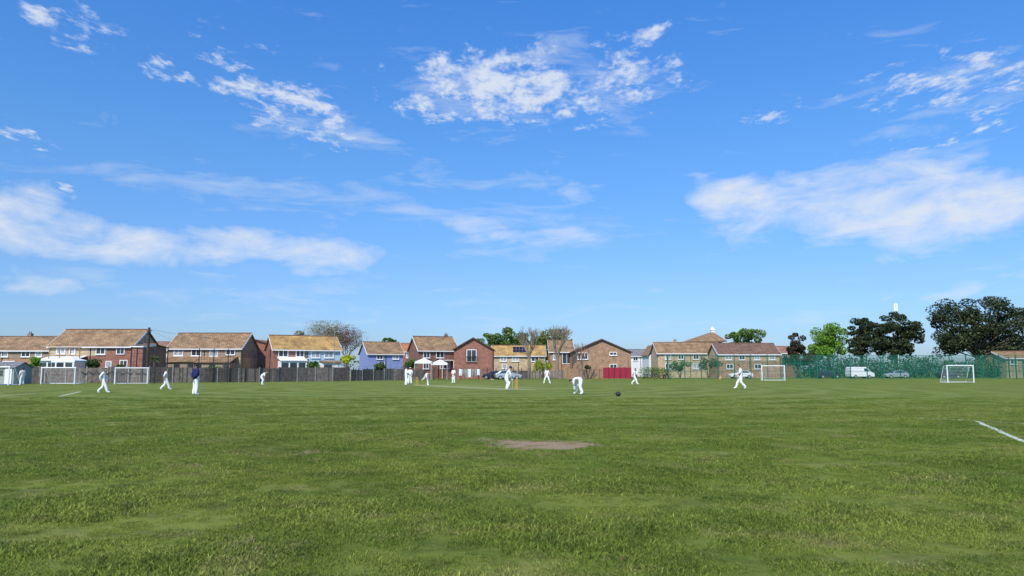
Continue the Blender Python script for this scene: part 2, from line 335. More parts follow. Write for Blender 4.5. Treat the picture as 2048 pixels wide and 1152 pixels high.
# ---------- houses
def house(name,px0,px1,D,eave,ridge,depth=8,rdir='x',wall='brick_brown',split=None,roof='tile_brown',rot=0,wins=(),extra=None,ov=.28,chim=(),base_py=None,door=None,panels=None,curt=.3):
    r=math.radians(rot); A=at(px0,720,D); c,s=math.cos(r),math.sin(r); u1=slope(px1)
    Lx=(u1*A.y-A.x)/(c-u1*s)
    M=Matrix.Translation((A.x,A.y,0))@Matrix.Rotation(r,4,'Z')
    ze=zat(eave,D)
    if rdir=='x':
        zr=zat(ridge,D+depth/2*c)
    else:
        zr=zat(ridge,D+Lx/2*s)
    par=empty(name,(A.x,A.y,0)); T=lambda p:M@Vector(p)
    def lx(px): u=slope(px); return (u*A.y-A.x)/(c-u*s)
    def lz(px,py): return zat(py,A.y+lx(px)*s)
    w=B(); zs=ze if split is None else lz(px0,split[0]); m2=wall if split is None else split[1]
    def wallbox(z0,z1,m,e=0): w.box((-e,-e,z0),(Lx+e,depth+e,z1),m,M)
    if split: wallbox(0,zs,wall); wallbox(zs,ze,m2,.03)
    else: wallbox(0,ze,wall)
    if rdir=='x': w.add([T(p) for p in((0,0,ze),(0,depth,ze),(0,depth/2,zr-.1),(Lx,0,ze),(Lx,depth,ze),(Lx,depth/2,zr-.1))],[(0,1,2),(3,5,4),(0,2,5,3),(1,4,5,2)],m2)
    else: w.add([T(p) for p in((0,0,ze),(Lx,0,ze),(Lx/2,0,zr-.1),(0,depth,ze),(Lx,depth,ze),(Lx/2,depth,zr-.1))],[(0,1,2),(3,5,4),(0,2,5,3),(1,4,5,2)],m2)
    w.obj('walls',par)
    # roof slabs
    q=B(); th=.14; f=B()
    if rdir=='x':
        sl=(zr-ze)/(depth/2)
        for sg in(0,1):
            y0=-ov if sg==0 else depth+ov; z0=ze-ov*sl
            P=[(-ov,y0,z0),(Lx+ov,y0,z0),(Lx+ov,depth/2,zr),(-ov,depth/2,zr)]
            vs=[T(p) for p in P]+[T((p[0],p[1],p[2]+th)) for p in P]
            q.add(vs,[(0,3,2,1),(4,5,6,7),(0,1,5,4),(1,2,6,5),(2,3,7,6),(3,0,4,7)],roof)
        q.tube([T((-ov,depth/2,zr+th)),T((Lx+ov,depth/2,zr+th))],.11,'tile_dark')
        f.box((-ov,-ov-.1,ze-ov*sl-.1),(Lx+ov,-ov-.005,ze-ov*sl+.06),'white_paint',M)
        for xx in(-ov-.04,Lx+ov+.005):
            P=[(xx,-ov,ze-ov*sl-.16),(xx+.035,-ov,ze-ov*sl-.16),(xx+.035,depth/2,zr-.16),(xx,depth/2,zr-.16)]
            vs=[T(p) for p in P]+[T((p[0],p[1],p[2]+.3)) for p in P]
            f.add(vs,[(0,3,2,1),(4,5,6,7),(0,1,5,4),(1,2,6,5),(2,3,7,6),(3,0,4,7)],'white_paint')
        f.box((Lx*.5-.04,-.09,0),(Lx*.5+.04,-.01,ze-.1),'black_metal',M)
    else:
        sl=(zr-ze)/(Lx/2)
        for sg in(0,1):
            x0=-ov if sg==0 else Lx+ov; z0=ze-ov*sl
            P=[(x0,-ov,z0),(x0,depth+ov,z0),(Lx/2,depth+ov,zr),(Lx/2,-ov,zr)]
            vs=[T(p) for p in P]+[T((p[0],p[1],p[2]+th)) for p in P]
            q.add(vs,[(0,3,2,1),(4,5,6,7),(0,1,5,4),(1,2,6,5),(2,3,7,6),(3,0,4,7)],roof)
            P=[(x0,-ov-.04,z0-.12),(Lx/2,-ov-.04,zr-.12)]
            vs=[T(P[0]),T(P[1]),T((P[1][0],P[1][1],zr+.1)),T((P[0][0],P[0][1],z0+.1))]
            vs+=[M@(M.inverted()@v+Vector((0,.03,0))) for v in vs]
            f.add(vs,[(0,1,2,3),(4,7,6,5),(0,4,5,1),(3,2,6,7),(0,3,7,4),(1,5,6,2)],'dark_wood')
    q.obj('roof',par); f.obj('fascia_and_gutter',par)
    # windows
    if wins:
        g=B()
        for wn in wins:
            a0,a1,b0,b1=wn[:4]; x0,x1=lx(a0),lx(a1); z1,z0=lz(a0,b0),lz(a0,b1); kind=wn[4] if len(wn)>4 else 'w'
            fr=.11; gl='curtain_glass' if random.random()<curt else 'glass'
            if kind=='d': gl='glass'
            g.box((x0+fr,-.05,z0+fr),(x1-fr,-.012,z1-fr),gl,M)
            g.box((x0,-.10,z0),(x1,-.012,z0+fr),'white_paint',M); g.box((x0,-.10,z1-fr),(x1,-.012,z1),'white_paint',M)
            g.box((x0,-.10,z0+fr),(x0+fr,-.012,z1-fr),'white_paint',M); g.box((x1-fr,-.10,z0+fr),(x1,-.012,z1-fr),'white_paint',M)
            nm=max(1,int(round((x1-x0)/.75)))
            for k in range(1,nm):
                xm=x0+(x1-x0)*k/nm; g.box((xm-.04,-.095,z0+fr),(xm+.04,-.052,z1-fr),'white_paint',M)
            if kind!='d': g.box((x0-.06,-.16,z0-.07),(x1+.06,-.012,z0-.005),'white_paint',M)
        g.obj('windows',par)
    for cpx in chim:
        g=B(); x=lx(cpx); yy=depth/2+.3; g.box((x-.3,yy-.3,zr-.6),(x+.3,yy+.3,zr+.55),wall,M); g.box((x-.35,yy-.35,zr+.555),(x+.35,yy+.35,zr+.63),'concrete',M)
        for k in(-.14,.14): g.tube([T((x+k,yy,zr+.63)),T((x+k,yy,zr+.95))],[.09,.07],'tile_red')
        g.obj('chimney',par)
    if panels:
        g=B(); x0,x1=lx(panels[0]),lx(panels[1])
        for k in range(panels[2]):
            xa=x0+(x1-x0)*k/panels[2]; xb=xa+(x1-x0)/panels[2]-.06
            for (t0,t1) in((.25,.52),(.55,.82)):
                P=[(xa,depth/2*t0,ze+(zr-ze)*t0+.2),(xb,depth/2*t0,ze+(zr-ze)*t0+.2),(xb,depth/2*t1,ze+(zr-ze)*t1+.2),(xa,depth/2*t1,ze+(zr-ze)*t1+.2)]
                g.add([T(p) for p in P],[(0,1,2,3)],'solar')
        g.obj('solar_panels',par)
    return dict(par=par,M=M,L=Lx,ze=ze,zr=zr,lx=lx,lz=lz,depth=depth)
def leanto(h,a0,a1,py_top,py_low,proj,roof,wall,glazed=False):
    x0,x1=h['lx'](a0),h['lx'](a1); z1=h['lz'](a0,py_top); z0=h['lz'](a0,py_low); M=h['M']; g=B(); T=lambda p:M@Vector(p)
    g.box((x0,-proj,0),(x1,-.02,z0-.02),wall,M)
    P=[(x0-.15,-proj-.25,z0),(x1+.15,-proj-.25,z0),(x1+.15,-.02,z1),(x0-.15,-.02,z1)]
    vs=[T(p) for p in P]+[T((p[0],p[1],p[2]+.1)) for p in P]
    g.add(vs,[(0,3,2,1),(4,5,6,7),(0,1,5,4),(1,2,6,5),(2,3,7,6),(3,0,4,7)],roof)
    n=max(2,int((x1-x0)/1.0))
    for k in range(n):
        xa=x0+(x1-x0)*(k+.08)/n; xb=x0+(x1-x0)*(k+.92)/n
        g.box((xa,-proj-.04,.7 if not glazed else .3),(xb,-proj-.01,z0-.3),'glass' if k%2==0 or glazed else wall,M)
        if glazed: g.box((xb,-proj-.07,0),(x0+(x1-x0)*(k+1.08)/n,-proj-.005,z0-.03),'white_paint',M)
    g.obj('extension' if not glazed else 'conservatory',h['par'])

house('terraced_house',-90,98,112,700,675,8,wall='brick_brown',split=(716,'clad_tan'),roof='tile_brown',wins=[(-60,-35,703,716),(2,16,702,714),(42,60,702,714),(70,84,703,714),(5,30,722,736)],chim=(20,))
h1=house('semi_detached_house',98,262,106,692,661,8,wall='brick_red',split=(712,'brick_tan'),roof='tile_brown',wins=[(112,130,694,708),(138,150,694,708),(191,210,693,709),(232,248,695,708),(212,224,722,735),(240,256,720,734)],curt=.5)
leanto(h1,105,172,713,722,3,'canvas','white_paint',True)
# red brick right-hand bay of that house
b=B(); M=h1['M']; b.box((h1['lx'](212),-.035,0),(h1['L']+.035,-.001,h1['ze']-.35),'brick_red',M)
b.obj('brick_bay',h1['par'])
b=B()
for (a0,a1,t0,t1) in((232,249,694,709),):
    x0,x1=h1['lx'](a0),h1['lx'](a1); z0,z1=h1['lz'](a0,t1),h1['lz'](a0,t0); b.box((x0,-.12,z0),(x1,-.04,z1),'white_paint',M); b.box((x0+.12,-.14,z0+.12),((x0+x1)/2-.04,-.121,z1-.12),'glass',M); b.box(((x0+x1)/2+.04,-.14,z0+.12),(x1-.12,-.121,z1-.12),'glass',M)
b.obj('bay_window',h1['par'])
house('brick_garage',262,285,104,693,690,7,wall='brick_red',roof='tile_dark',ov=.1)
b=B(); # balcony frame on left of house
D=103.5
par=empty('garden_pergola',Vector((at(110,740,D).x,D,0)))
for px in(99,120,141,160): p=at(px,695,D); b.tube([(p.x,D,0),(p.x,D,p.z)],.06,'fence_d')
for py in(695,712): p=at(97,py,D);q=at(163,py,D); b.tube([p,q],.06,'fence_d')
b.obj('frame',par)
house('terraced_house',262,340,150,700,685,8,wall='render_cream',roof='tile_red',wins=[(286,296,703,714),(306,318,703,714)])
h2=house('semi_detached_house',335,481,120,696,668,8,wall='brick_tan',split=(714,'clad_tan'),roof='tile_brown',wins=[(347,366,698,712),(382,402,697,712),(419,436,698,713),(451,470,699,710)],curt=.6)
leanto(h2,338,404,714,725,3,'tile_brown','clad_tan'); leanto(h2,406,474,714,726,3,'tile_brown','clad_tan')
b=B(); M=h2['M']; xs=h2['lx'](397); k=.7; z=h2['ze']+(h2['zr']-h2['ze'])*k; b.box((xs-.35,2.6,z-.2),(xs+.35,3.2,z+.22),'tile_grey',M); b.obj('skylight',h2['par'])
house('brick_house',481,537,128,688,680,10,rdir='y',wall='brick_red',roof='tile_red',ov=.15)
h3=house('semi_detached_house',547,680,118,698,672,8,rot=27,wall='brick_red',roof='tile_ochre',wins=[(556,576,700,714),(591,608,700,714),(622,640,701,716,'w'),(648,667,701,716,'w'),(613,619,716,735,'d')],curt=.2)
b=B(); M=h3['M']; xa=h3['lx'](614); b.box((xa,-.008,0),(h3['L']+.008,h3['depth']*.99,h3['ze']-.01),'clad_blue',M); 
b.obj('blue_cladding',h3['par'])
leanto(h3,556,606,715,722,2.6,'canvas','white_paint',True); leanto(h3,640,676,722,726,2.5,'tile_brown','clad_white')
h4=house('purple_house',736,806,150,707,685,8,rot=24,wall='clad_purple',roof='tile_brown',wins=[(753,766,709,719),(785,798,709,719),(757,770,725,736)])
house('orange_roof_house',790,850,172,703,688,9,wall='brick_red',roof='tile_orange',wins=[(812,824,706,716),(832,842,706,716)])
h5=house('brick_house',838,915,136,700,674,8,rot=22,wall='brick_dark',roof='tile_brown',wins=[(846,860,703,716),(872,888,702,716),(846,858,724,738),(880,900,722,738,'d')],chim=(905,))
h5b=house('gabled_brick_house',908,985,130,698,676,10,rdir='y',wall='brick_red',roof='tile_red',wins=[(933,953,699,724,'d')],curt=.0)
b=B(); M=h5b['M']; lx,lz=h5b['lx'],h5b['lz']
x0,x1=lx(932),lx(954); z0,z1=lz(932,724),lz(932,713)
for k in range(13):
    x=x0+(x1-x0)*k/12; b.tube([M@Vector((x,-.25,z0)),M@Vector((x,-.25,z1))],.02,'black_metal',4)
b.tube([M@Vector((x0,-.25,z1)),M@Vector((x1,-.25,z1))],.035,'black_metal'); b.tube([M@Vector((x0,-.25,z0)),M@Vector((x1,-.25,z0))],.035,'black_metal'); b.obj('juliet_balcony',h5b['par'])
b=B(); M=h5['M']; x0,x1=h5['lx'](880),h5['lx'](904); z0=h5['lz'](885,720); b.box((x0,-1.4,z0-.12),(x1,-.02,z0),'white_paint',M)
for k in range(9):
    x=x0+.05+(x1-x0-.1)*k/8; b.tube([M@Vector((x,-1.35,z0)),M@Vector((x,-1.35,z0+1.05))],.03,'black_metal',4)
for x in (x0+.08,x1-.08): b.tube([M@Vector((x,-1.3,0)),M@Vector((x,-1.3,z0-.12))],.06,'white_paint')
b.tube([M@Vector((x0,-1.35,z0+1.05)),M@Vector((x1,-1.35,z0+1.05))],.035,'black_metal'); b.obj('balcony',h5['par'])
house('tan_house',984,1090,156,711,692,8,wall='brick_tan',roof='tile_ochre',wins=[(1000,1014,712,723),(1024,1038,712,723),(1062,1078,713,723),(1004,1014,728,738)],panels=(1026,1052,4))
h7=house('brick_house',1100,1146,146,703,682,8,wall='brick_brown',roof='tile_brown',wins=[(1124,1143,706,728,'d'),(1106,1114,708,720)])
h7b=house('gabled_brick_house',1146,1262,138,704,679,10,rdir='y',wall='brick_brown',roof='tile_dark',wins=[(1155,1176,705,719),(1219,1234,704,711),(1219,1234,728,740)],curt=.0)
house('white_house',1262,1300,190,712,700,8,wall='clad_white',roof='tile_grey',wins=[(1266,1276,714,722),(1284,1294,714,722)])
house('white_house',1298,1322,175,708,690,9,rdir='y',wall='clad_white',roof='tile_brown',wins=[(1304,1316,716,726)])
h8=house('terraced_house',1316,1445,158,706,686,8,wall='brick_tan',roof='tile_brown',wins=[(1330,1342,708,719),(1356,1368,708,719),(1386,1398,708,719),(1414,1426,708,719),(1330,1344,727,738),(1385,1400,727,738)],chim=(1360,))
h9=house('terraced_house',1438,1560,150,708,688,8,wall='brick_brown',split=(722,'brick_tan'),roof='tile_dark',wins=[(1450,1464,709,720),(1478,1490,709,720),(1508,1520,709,720),(1538,1550,709,720),(1452,1466,728,738),(1508,1522,728,738)])
house('terraced_house',1540,1600,175,706,694,8,wall='brick_red',roof='tile_red',wins=[(1566,1576,708,718)])
house('brick_house',2012,2100,150,716,704,8,wall='brick_tan',roof='tile_brown',wins=[(2020,2034,719,729),(2044,2060,719,729)])
# community hall with pyramid roof and cupola
D=185; A=at(1380,683,D); Bp=at(1456,683,D); ap=at(1424,668,D+8); par=empty('hall_with_cupola',(ap.x,D,0)); b=B()
b.box((A.x+1.2,D+1.2,0),(Bp.x-1.2,D+14,A.z),'brick_dark')
b.obj('walls',par); b=B()
b.add([(A.x,D,A.z),(Bp.x,D,A.z),(Bp.x,D+15,A.z),(A.x,D+15,A.z),(ap.x,D+7.5,ap.z+.6)],[(0,1,4),(1,2,4),(2,3,4),(3,0,4),(0,3,2,1)],'tile_brown'); b.obj('roof',par); b=B()
z=ap.z; b.box((ap.x-.45,D+7.05,z-.2),(ap.x+.45,D+7.95,z+1.0),'white_paint'); b.add([(ap.x-.6,D+6.9,z+1),(ap.x+.6,D+6.9,z+1),(ap.x+.6,D+8.1,z+1),(ap.x-.6,D+8.1,z+1),(ap.x,D+7.5,z+2)],[(0,1,4),(1,2,4),(2,3,4),(3,0,4),(0,3,2,1)],'white_paint'); b.obj('cupola',par)

# ---------- fences
def wood_fence(name,pts,h,mats,post='concrete',board=.16):
    b=B(); o=Vector(pts[0])
    for i in range(len(pts)-1):
        a=Vector(pts[i]);c=Vector(pts[i+1]);d=(c-a);Ln=d.length;M=Matrix.Translation(a)@Matrix.Rotation(math.atan2(d.y,d.x),4,'Z')
        np_=max(1,int(round(Ln/2.4)))
        for k in range(np_):
            x0=Ln*k/np_;x1=Ln*(k+1)/np_; hh=h*ru(.9,1.04); pm=random.choice(mats)
            b.box((x0-.06,-.07,0),(x0+.06,.05,hh+ru(.02,.12)),post,M)
            x=x0+.07
            while x<x1-.08:
                xe=min(x+board,x1-.07); b.box((x,-.02+ru(-.012,.012),.04),(xe-.012,.01,hh+ru(-.02,.02)),pm if R()<.75 else random.choice(mats),M); x+=board
            for zz in(.4,hh-.3): b.box((x0+.06,.015,zz),(x1-.06,.06,zz+.08),pm,M)
    return b.obj(name,origin=o)
def fp(px,D): s=slope(px); return (s*D,D,0)
wood_fence('wooden_fence',[fp(-160,86),fp(300,87),fp(520,94),fp(700,102)],1.9,['fence_a','fence_b','fence_c','fence_b'])
wood_fence('wooden_fence',[fp(702,103),fp(790,110),fp(850,113)],1.7,['fence_b','fence_a','fence_c'])
wood_fence('wooden_fence',[fp(960,132),fp(1060,133),fp(1130,133)],1.5,['fence_b','fence_c'])
wood_fence('wooden_fence',[fp(1132,131),fp(1205,131)],1.9,['fence_d','fence_a'],'fence_d')
# crimson panel fence
b=B(); a=Vector(fp(1206,130)); c=Vector(fp(1262,130)); n=5
for k in range(n):
    x0=a.x+(c.x-a.x)*k/n; x1=a.x+(c.x-a.x)*(k+1)/n; b.box((x0,130,.1),(x1-.05,130.08,2.0),'crimson'); b.box((x1-.05,129.96,0),(x1+.02,130.1,2.05),'black_metal')
b.obj('crimson_panel_fence',origin=(a.x,130,0))
def mesh_fence(name,a,c,h,n_post,postr,mat_,sp,ww,hsp=None,zr=()):
    b=B(); a=Vector(a);c=Vector(c);d=c-a;Ln=d.length;M=Matrix.Translation(a)@Matrix.Rotation(math.atan2(d.y,d.x),4,'Z')
    for k in range(n_post+1):
        x=Ln*k/n_post; b.box((x-postr,-postr,0),(x+postr,postr,h+.12),mat_,M)
    x=0
    while x<Ln:
        b.add([M@Vector(p) for p in((x,0,.03),(x+ww,0,.03),(x+ww,0,h),(x,0,h))],[(0,1,2,3)],mat_); x+=sp
    z=.05
    while z<=h:
        b.add([M@Vector(p) for p in((0,.012,z),(Ln,.012,z),(Ln,.012,z+ww),(0,.012,z+ww))],[(0,1,2,3)],mat_); z+=hsp
    for z in zr: b.box((0,-.03,z),(Ln,-.005,z+.06),mat_,M)
    return b.obj(name,origin=a)
mesh_fence('ball_stop_fence',fp(262,84),fp(335,84.5),4.0,3,.05,'net_dark',.3,.02,.3)
mesh_fence('ball_stop_fence',fp(398,90),fp(540,94),4.0,5,.05,'net_dark',.3,.02,.3)
mesh_fence('green_mesh_fence',fp(1336,128),fp(2130,128),4.1,24,.06,'green_metal',.11,.024,.35,(1.3,2.7,4.05))
mesh_fence('green_mesh_fence',fp(1560,148),fp(2130,150),4.1,20,.06,'green_metal',.11,.02,.4,(2.0,))
mesh_fence('green_mesh_fence',fp(1336,128),fp(1334,150),4.1,6,.05,'green_metal',.11,.026,.35,(1.3,2.7))
mesh_fence('car_park_fence',fp(850,120),fp(1060,126),1.8,12,.04,'net_dark',.2,.02,.2)
# draped dark net along left fence
b=B(); 
for k in range(9):
    a=Vector(fp(165+k*15,85.6)); c=Vector(fp(180+k*15,85.6)); n=8; pts=[]
    for i in range(n+1):
        t=i/n; p=a.lerp(c,t); p.z=1.35-.75*4*t*(1-t)*.6; pts.append(p)
    vs=pts+[p+Vector((0,0,.12+.1*math.sin(math.pi*i/n))) for i,p in enumerate(pts)]
    b.add(vs,[(i,i+1,n+2+i,n+1+i) for i in range(n)],'net_dark')
b.obj('draped_net')

# ---------- vegetation
def leaves(b,c,r,n,size,mats,flat=1.0):
    for i in range(n):
        while True:
            q=Vector((ru(-1,1),ru(-1,1),ru(-1,1)))
            if .2<q.length<1: break
        q=q.normalized()*(q.length**.5)
        p=Vector((c[0]+q.x*r[0],c[1]+q.y*r[1],c[2]+q.z*r[2]))
        a=Vector((ru(-1,1),ru(-1,1),ru(-1,1)*flat)).normalized(); d=a.cross(Vector((ru(-1,1),ru(-1,1),ru(-1,1)))).normalized(); s=size*ru(.5,1.3)
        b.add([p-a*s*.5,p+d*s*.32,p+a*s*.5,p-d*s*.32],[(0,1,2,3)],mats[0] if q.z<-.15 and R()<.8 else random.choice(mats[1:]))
def crown(b,c,r,nclump,nleaf,size,mats,cr=(.22,.4),squash=.75,hollow=.55,lo=-1.0):
    for i in range(nclump):
        while True:
            q=Vector((ru(-1,1),ru(-1,1),ru(lo,1)))
            if hollow<q.length<1: break
        k=ru(*cr)*min(r[0],r[2]*1.3)
        cc=(c[0]+q.x*(r[0]-k*.6),c[1]+q.y*(r[1]-k*.6),c[2]+q.z*(r[2]-k*.5))
        leaves(b,cc,(k*ru(.9,1.4),k,k*squash),nleaf,size,mats)
        yield cc
def tree(name,px,D,base_r,blobs,mats,nclump=22,nleaf=130,size=.42,bark='bark',squash=.75,cr=(.22,.4),hollow=.5,limbs=True):
    x=slope(px)*D; o=Vector((x,D,0)); par=empty(name,o); b=B(); t=B()
    zmin=1e9; cs=[]
    for (cx,cy,rx,ry) in blobs:
        c=at(cx,cy,D); k=D/F; r=(rx*k,rx*k*.9,ry*k)
        cs+=list(crown(b,c,r,nclump,nleaf,size,mats,cr,squash,hollow)); zmin=min(zmin,c.z-r[2]*.2)
    top=max(c[2] for c in cs); cx=sum(c[0] for c in cs)/len(cs)
    mid=Vector((x*.4+cx*.6,D,max(zmin,1.0)))
    t.tube([o+Vector((0,0,-.1)),o.lerp(mid,.5)+Vector((.1,0,0)),mid,Vector((cx,D,(mid.z+top)/2))],[base_r*1.2,base_r*.9,base_r*.7,base_r*.25],bark,8)
    if limbs:
        for c in cs[::2]:
            c=Vector(c); s=o.lerp(mid,ru(.7,1.0)); m=s.lerp(c,.5)+Vector((ru(-.3,.3),ru(-.3,.3),ru(-.1,.5)))
            t.tube([s,m,c],[base_r*.22,base_r*.14,base_r*.05],bark,5)
    t.obj('trunk_and_limbs',par,smooth=True); b.obj('foliage',par); return par
PINE=['lf_dark','lf_pine','lf_pine','lf_pine2','lf_dark']; GRN=['lf_pine','lf_mid','lf_lite','lf_mid']; BR=['lf_bright2','lf_bright','lf_bright','lf_bright2']
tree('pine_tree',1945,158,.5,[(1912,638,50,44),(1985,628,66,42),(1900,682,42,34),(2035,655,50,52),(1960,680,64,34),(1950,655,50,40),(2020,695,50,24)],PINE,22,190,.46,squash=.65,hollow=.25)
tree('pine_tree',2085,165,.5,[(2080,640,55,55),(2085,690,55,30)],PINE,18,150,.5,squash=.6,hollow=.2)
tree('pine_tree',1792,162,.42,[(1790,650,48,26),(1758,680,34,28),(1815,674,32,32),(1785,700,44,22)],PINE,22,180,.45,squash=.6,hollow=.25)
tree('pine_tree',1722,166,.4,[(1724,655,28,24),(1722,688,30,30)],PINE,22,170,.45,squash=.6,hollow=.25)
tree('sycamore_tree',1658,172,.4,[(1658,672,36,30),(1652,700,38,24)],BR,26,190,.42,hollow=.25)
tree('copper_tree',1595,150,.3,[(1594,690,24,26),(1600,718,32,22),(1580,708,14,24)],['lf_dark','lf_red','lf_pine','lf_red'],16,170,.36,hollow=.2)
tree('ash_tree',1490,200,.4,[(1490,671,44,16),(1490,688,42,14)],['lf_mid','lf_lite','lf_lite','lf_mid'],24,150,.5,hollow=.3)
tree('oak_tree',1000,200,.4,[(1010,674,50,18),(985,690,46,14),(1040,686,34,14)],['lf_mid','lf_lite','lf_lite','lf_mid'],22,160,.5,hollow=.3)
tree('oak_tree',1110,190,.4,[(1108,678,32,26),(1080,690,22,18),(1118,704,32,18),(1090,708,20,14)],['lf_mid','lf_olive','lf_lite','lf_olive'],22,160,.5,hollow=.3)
tree('small_tree',782,190,.2,[(778,682,16,7)],GRN,14,100,.4); tree('small_tree',838,190,.2,[(838,687,11,6)],BR,10,80,.4)
tree('small_tree',980,185,.2,[(975,694,15,8)],GRN,12,80,.4)
tree('budding_tree',600,172,.2,[(598,668,14,8)],['lf_bud','lf_bud','lf_olive'],10,35,.35,'bark_grey')
def bush(name,px,py,rx,ry,D,mats,n=12,nl=120,s=.25):
    o=Vector((slope(px)*D,D,0)); par=empty(name,o); b=B(); c=at(px,py,D); k=D/F
    cc=list(crown(b,(c.x,D,max(c.z,.4)),(rx*k,min(rx*k,1.5),ry*k),n,nl,s,mats,(.35,.55),.9,.2)); b.obj('foliage',par); t=B()
    for q in cc[::2]: t.tube([o,Vector(q)],[.05,.02],'bark',5)
    t.obj('stems',par)
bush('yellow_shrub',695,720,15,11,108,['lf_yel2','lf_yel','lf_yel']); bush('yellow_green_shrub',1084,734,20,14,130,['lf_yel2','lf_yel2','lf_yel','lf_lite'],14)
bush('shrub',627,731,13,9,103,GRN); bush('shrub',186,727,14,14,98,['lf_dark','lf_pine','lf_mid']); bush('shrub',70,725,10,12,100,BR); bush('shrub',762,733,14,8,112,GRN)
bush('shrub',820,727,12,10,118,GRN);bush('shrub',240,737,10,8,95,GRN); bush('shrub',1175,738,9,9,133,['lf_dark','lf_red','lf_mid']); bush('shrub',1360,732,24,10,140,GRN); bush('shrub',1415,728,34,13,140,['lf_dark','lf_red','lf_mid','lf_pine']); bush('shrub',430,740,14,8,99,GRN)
# hedge
par=empty('hedge',Vector(fp(1310,131))); b=B()
for k in range(14): 
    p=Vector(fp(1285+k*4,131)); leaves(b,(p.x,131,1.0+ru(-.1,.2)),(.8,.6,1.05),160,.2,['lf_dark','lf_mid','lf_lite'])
b.obj('foliage',par)
def hedge_mass(name,px0,px1,D,zc,rz,mats,n,nl=110,s=.5):
    b=B()
    for k in range(n):
        px=px0+(px1-px0)*(k+R())/n; p=Vector(fp(px,D+ru(-2,2))); z=zc*ru(.6,1.2)
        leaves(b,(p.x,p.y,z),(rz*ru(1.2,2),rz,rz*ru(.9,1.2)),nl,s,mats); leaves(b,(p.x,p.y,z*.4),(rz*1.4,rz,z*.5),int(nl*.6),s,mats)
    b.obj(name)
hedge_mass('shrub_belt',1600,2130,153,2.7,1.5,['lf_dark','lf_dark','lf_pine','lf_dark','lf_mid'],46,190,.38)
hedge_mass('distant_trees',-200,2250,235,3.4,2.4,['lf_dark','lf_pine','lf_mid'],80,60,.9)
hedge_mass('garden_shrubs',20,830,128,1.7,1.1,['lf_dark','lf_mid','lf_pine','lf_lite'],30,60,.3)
# bare / pollarded trees
def branch(b,p,d,l,r,depth,m,spread=.5,up=.15):
    q=p+d*l; mid=p.lerp(q,.5)+Vector((ru(-1,1),ru(-1,1),0))*l*.06
    b.tube([p,mid,q],[r,r*.85,r*.7],m,5 if depth>1 else 3)
    if depth==0: return
    for k in range(3):
        nd=(d+Vector((ru(-1,1),ru(-1,1),ru(-.6,1)*.6+up))*spread).normalized(); branch(b,q,nd,l*ru(.6,.85),r*.56,depth-1,m,spread,up)
def bare(name,px,D,top_py,h0,r,m,n=5,depth=3,bud=None,spread=.5,wid=1):
    o=Vector((slope(px)*D,D,0)); H=zat(top_py,D); par=empty(name,o); b=B(); k=o+Vector((0,0,H*h0))
    b.tube([o,o.lerp(k,.5)+Vector((.05,0,0)),k],[r*1.25,r,r*.9],m,8)
    for i in range(n):
        a=6.283*i/n+ru(-.3,.3); d=Vector((math.cos(a)*.55*wid,math.sin(a)*.55*wid,1)).normalized(); L0=H*(1-h0)*.36
        branch(b,k-Vector((0,0,ru(0,.3)*H*h0*.5)),d,L0,r*.5,depth,m,spread)
    b.obj('trunk_and_branches',par)
    return par
bare('pollarded_tree',1058,134,660,.42,.3,'bark_grey',6,4,wid=.6,spread=.42); bare('pollarded_tree',1114,134,656,.42,.3,'bark_grey',6,4,wid=.6,spread=.42); bare('pollarded_tree',1163,128,686,.42,.22,'bark_red',5,3,wid=.7)
for (nm,px,tp,m,lf,rx) in(('bare_tree',648,648,'bark_grey',['lf_bud','lf_bud','lf_olive'],4.6),('bare_tree',692,657,'bark_red',['lf_bud2','lf_bud2','lf_red'],4.3)):
    p=bare(nm,px,160,tp+6,.4,.22,m,6,3,spread=.6,wid=1.2); b=B(); c=at(px,tp+20,160)
    list(crown(b,c,(rx,3,3.3),60,150,.19,lf,(.28,.42),.8,.1)); b.obj('buds',p)
# palm-like shrub
o=Vector(fp(309,97)); par=empty('cordyline_palm',o); b=B(); z=zat(717,97); b.tube([o,o+Vector((0,0,z))],[.12,.08],'bark'); b.obj('trunk',par); b=B()
for k in range(70):
    a=ru(0,6.283); e=ru(-.5,1.2); d=Vector((math.cos(a)*math.cos(e),math.sin(a)*math.cos(e),math.sin(e))); p=o+Vector((0,0,z)); s=d.cross(Vector((0,0,1)))*.04; l=ru(.6,.95)
    b.add([p-s,p+s,p+d*l*.6+s,p+d*l-Vector((0,0,.2)),p+d*l*.6-s],[(0,1,2,3,4)],'lf_olive')
b.obj('fronds',par)

# ---------- street furniture
D=100; o=Vector(fp(295,D)); par=empty('telegraph_pole',o); b=B(); z=zat(655,D); b.tube([o,o+Vector((0,0,z))],[.2,.15],'dark_wood',8); b.box((o.x-.35,D-.06,z-.5),(o.x+.35,D+.06,z-.36),'dark_wood'); b.tube([o+Vector((0,0,z-.9)),o+Vector((0,0,z-.55))],.24,'black_metal',8)
for k in(-.2,.2): b.tube([o+Vector((k,0,z-.38)),o+Vector((k,0,z-.22))],.05,'concrete')
b.obj('pole',par); b=B()
for (tx,ty,tD) in((395,690,121),(160,664,108),(600,690,119)):
    e=at(tx,ty,tD); s=o+Vector((0,0,z-.25)); b.tube([s.lerp(e,i/8)-Vector((0,0,.9*4*(i/8)*(1-i/8)*.5)) for i in range(9)],.012,'black_metal',3)
b.obj('wires',par)
D=260; o=Vector(fp(1798,D)); par=empty('mobile_phone_mast',o); b=B(); z=zat(606,D); b.tube([o,o+Vector((0,0,z))],[.4,.22],'white_paint',8)
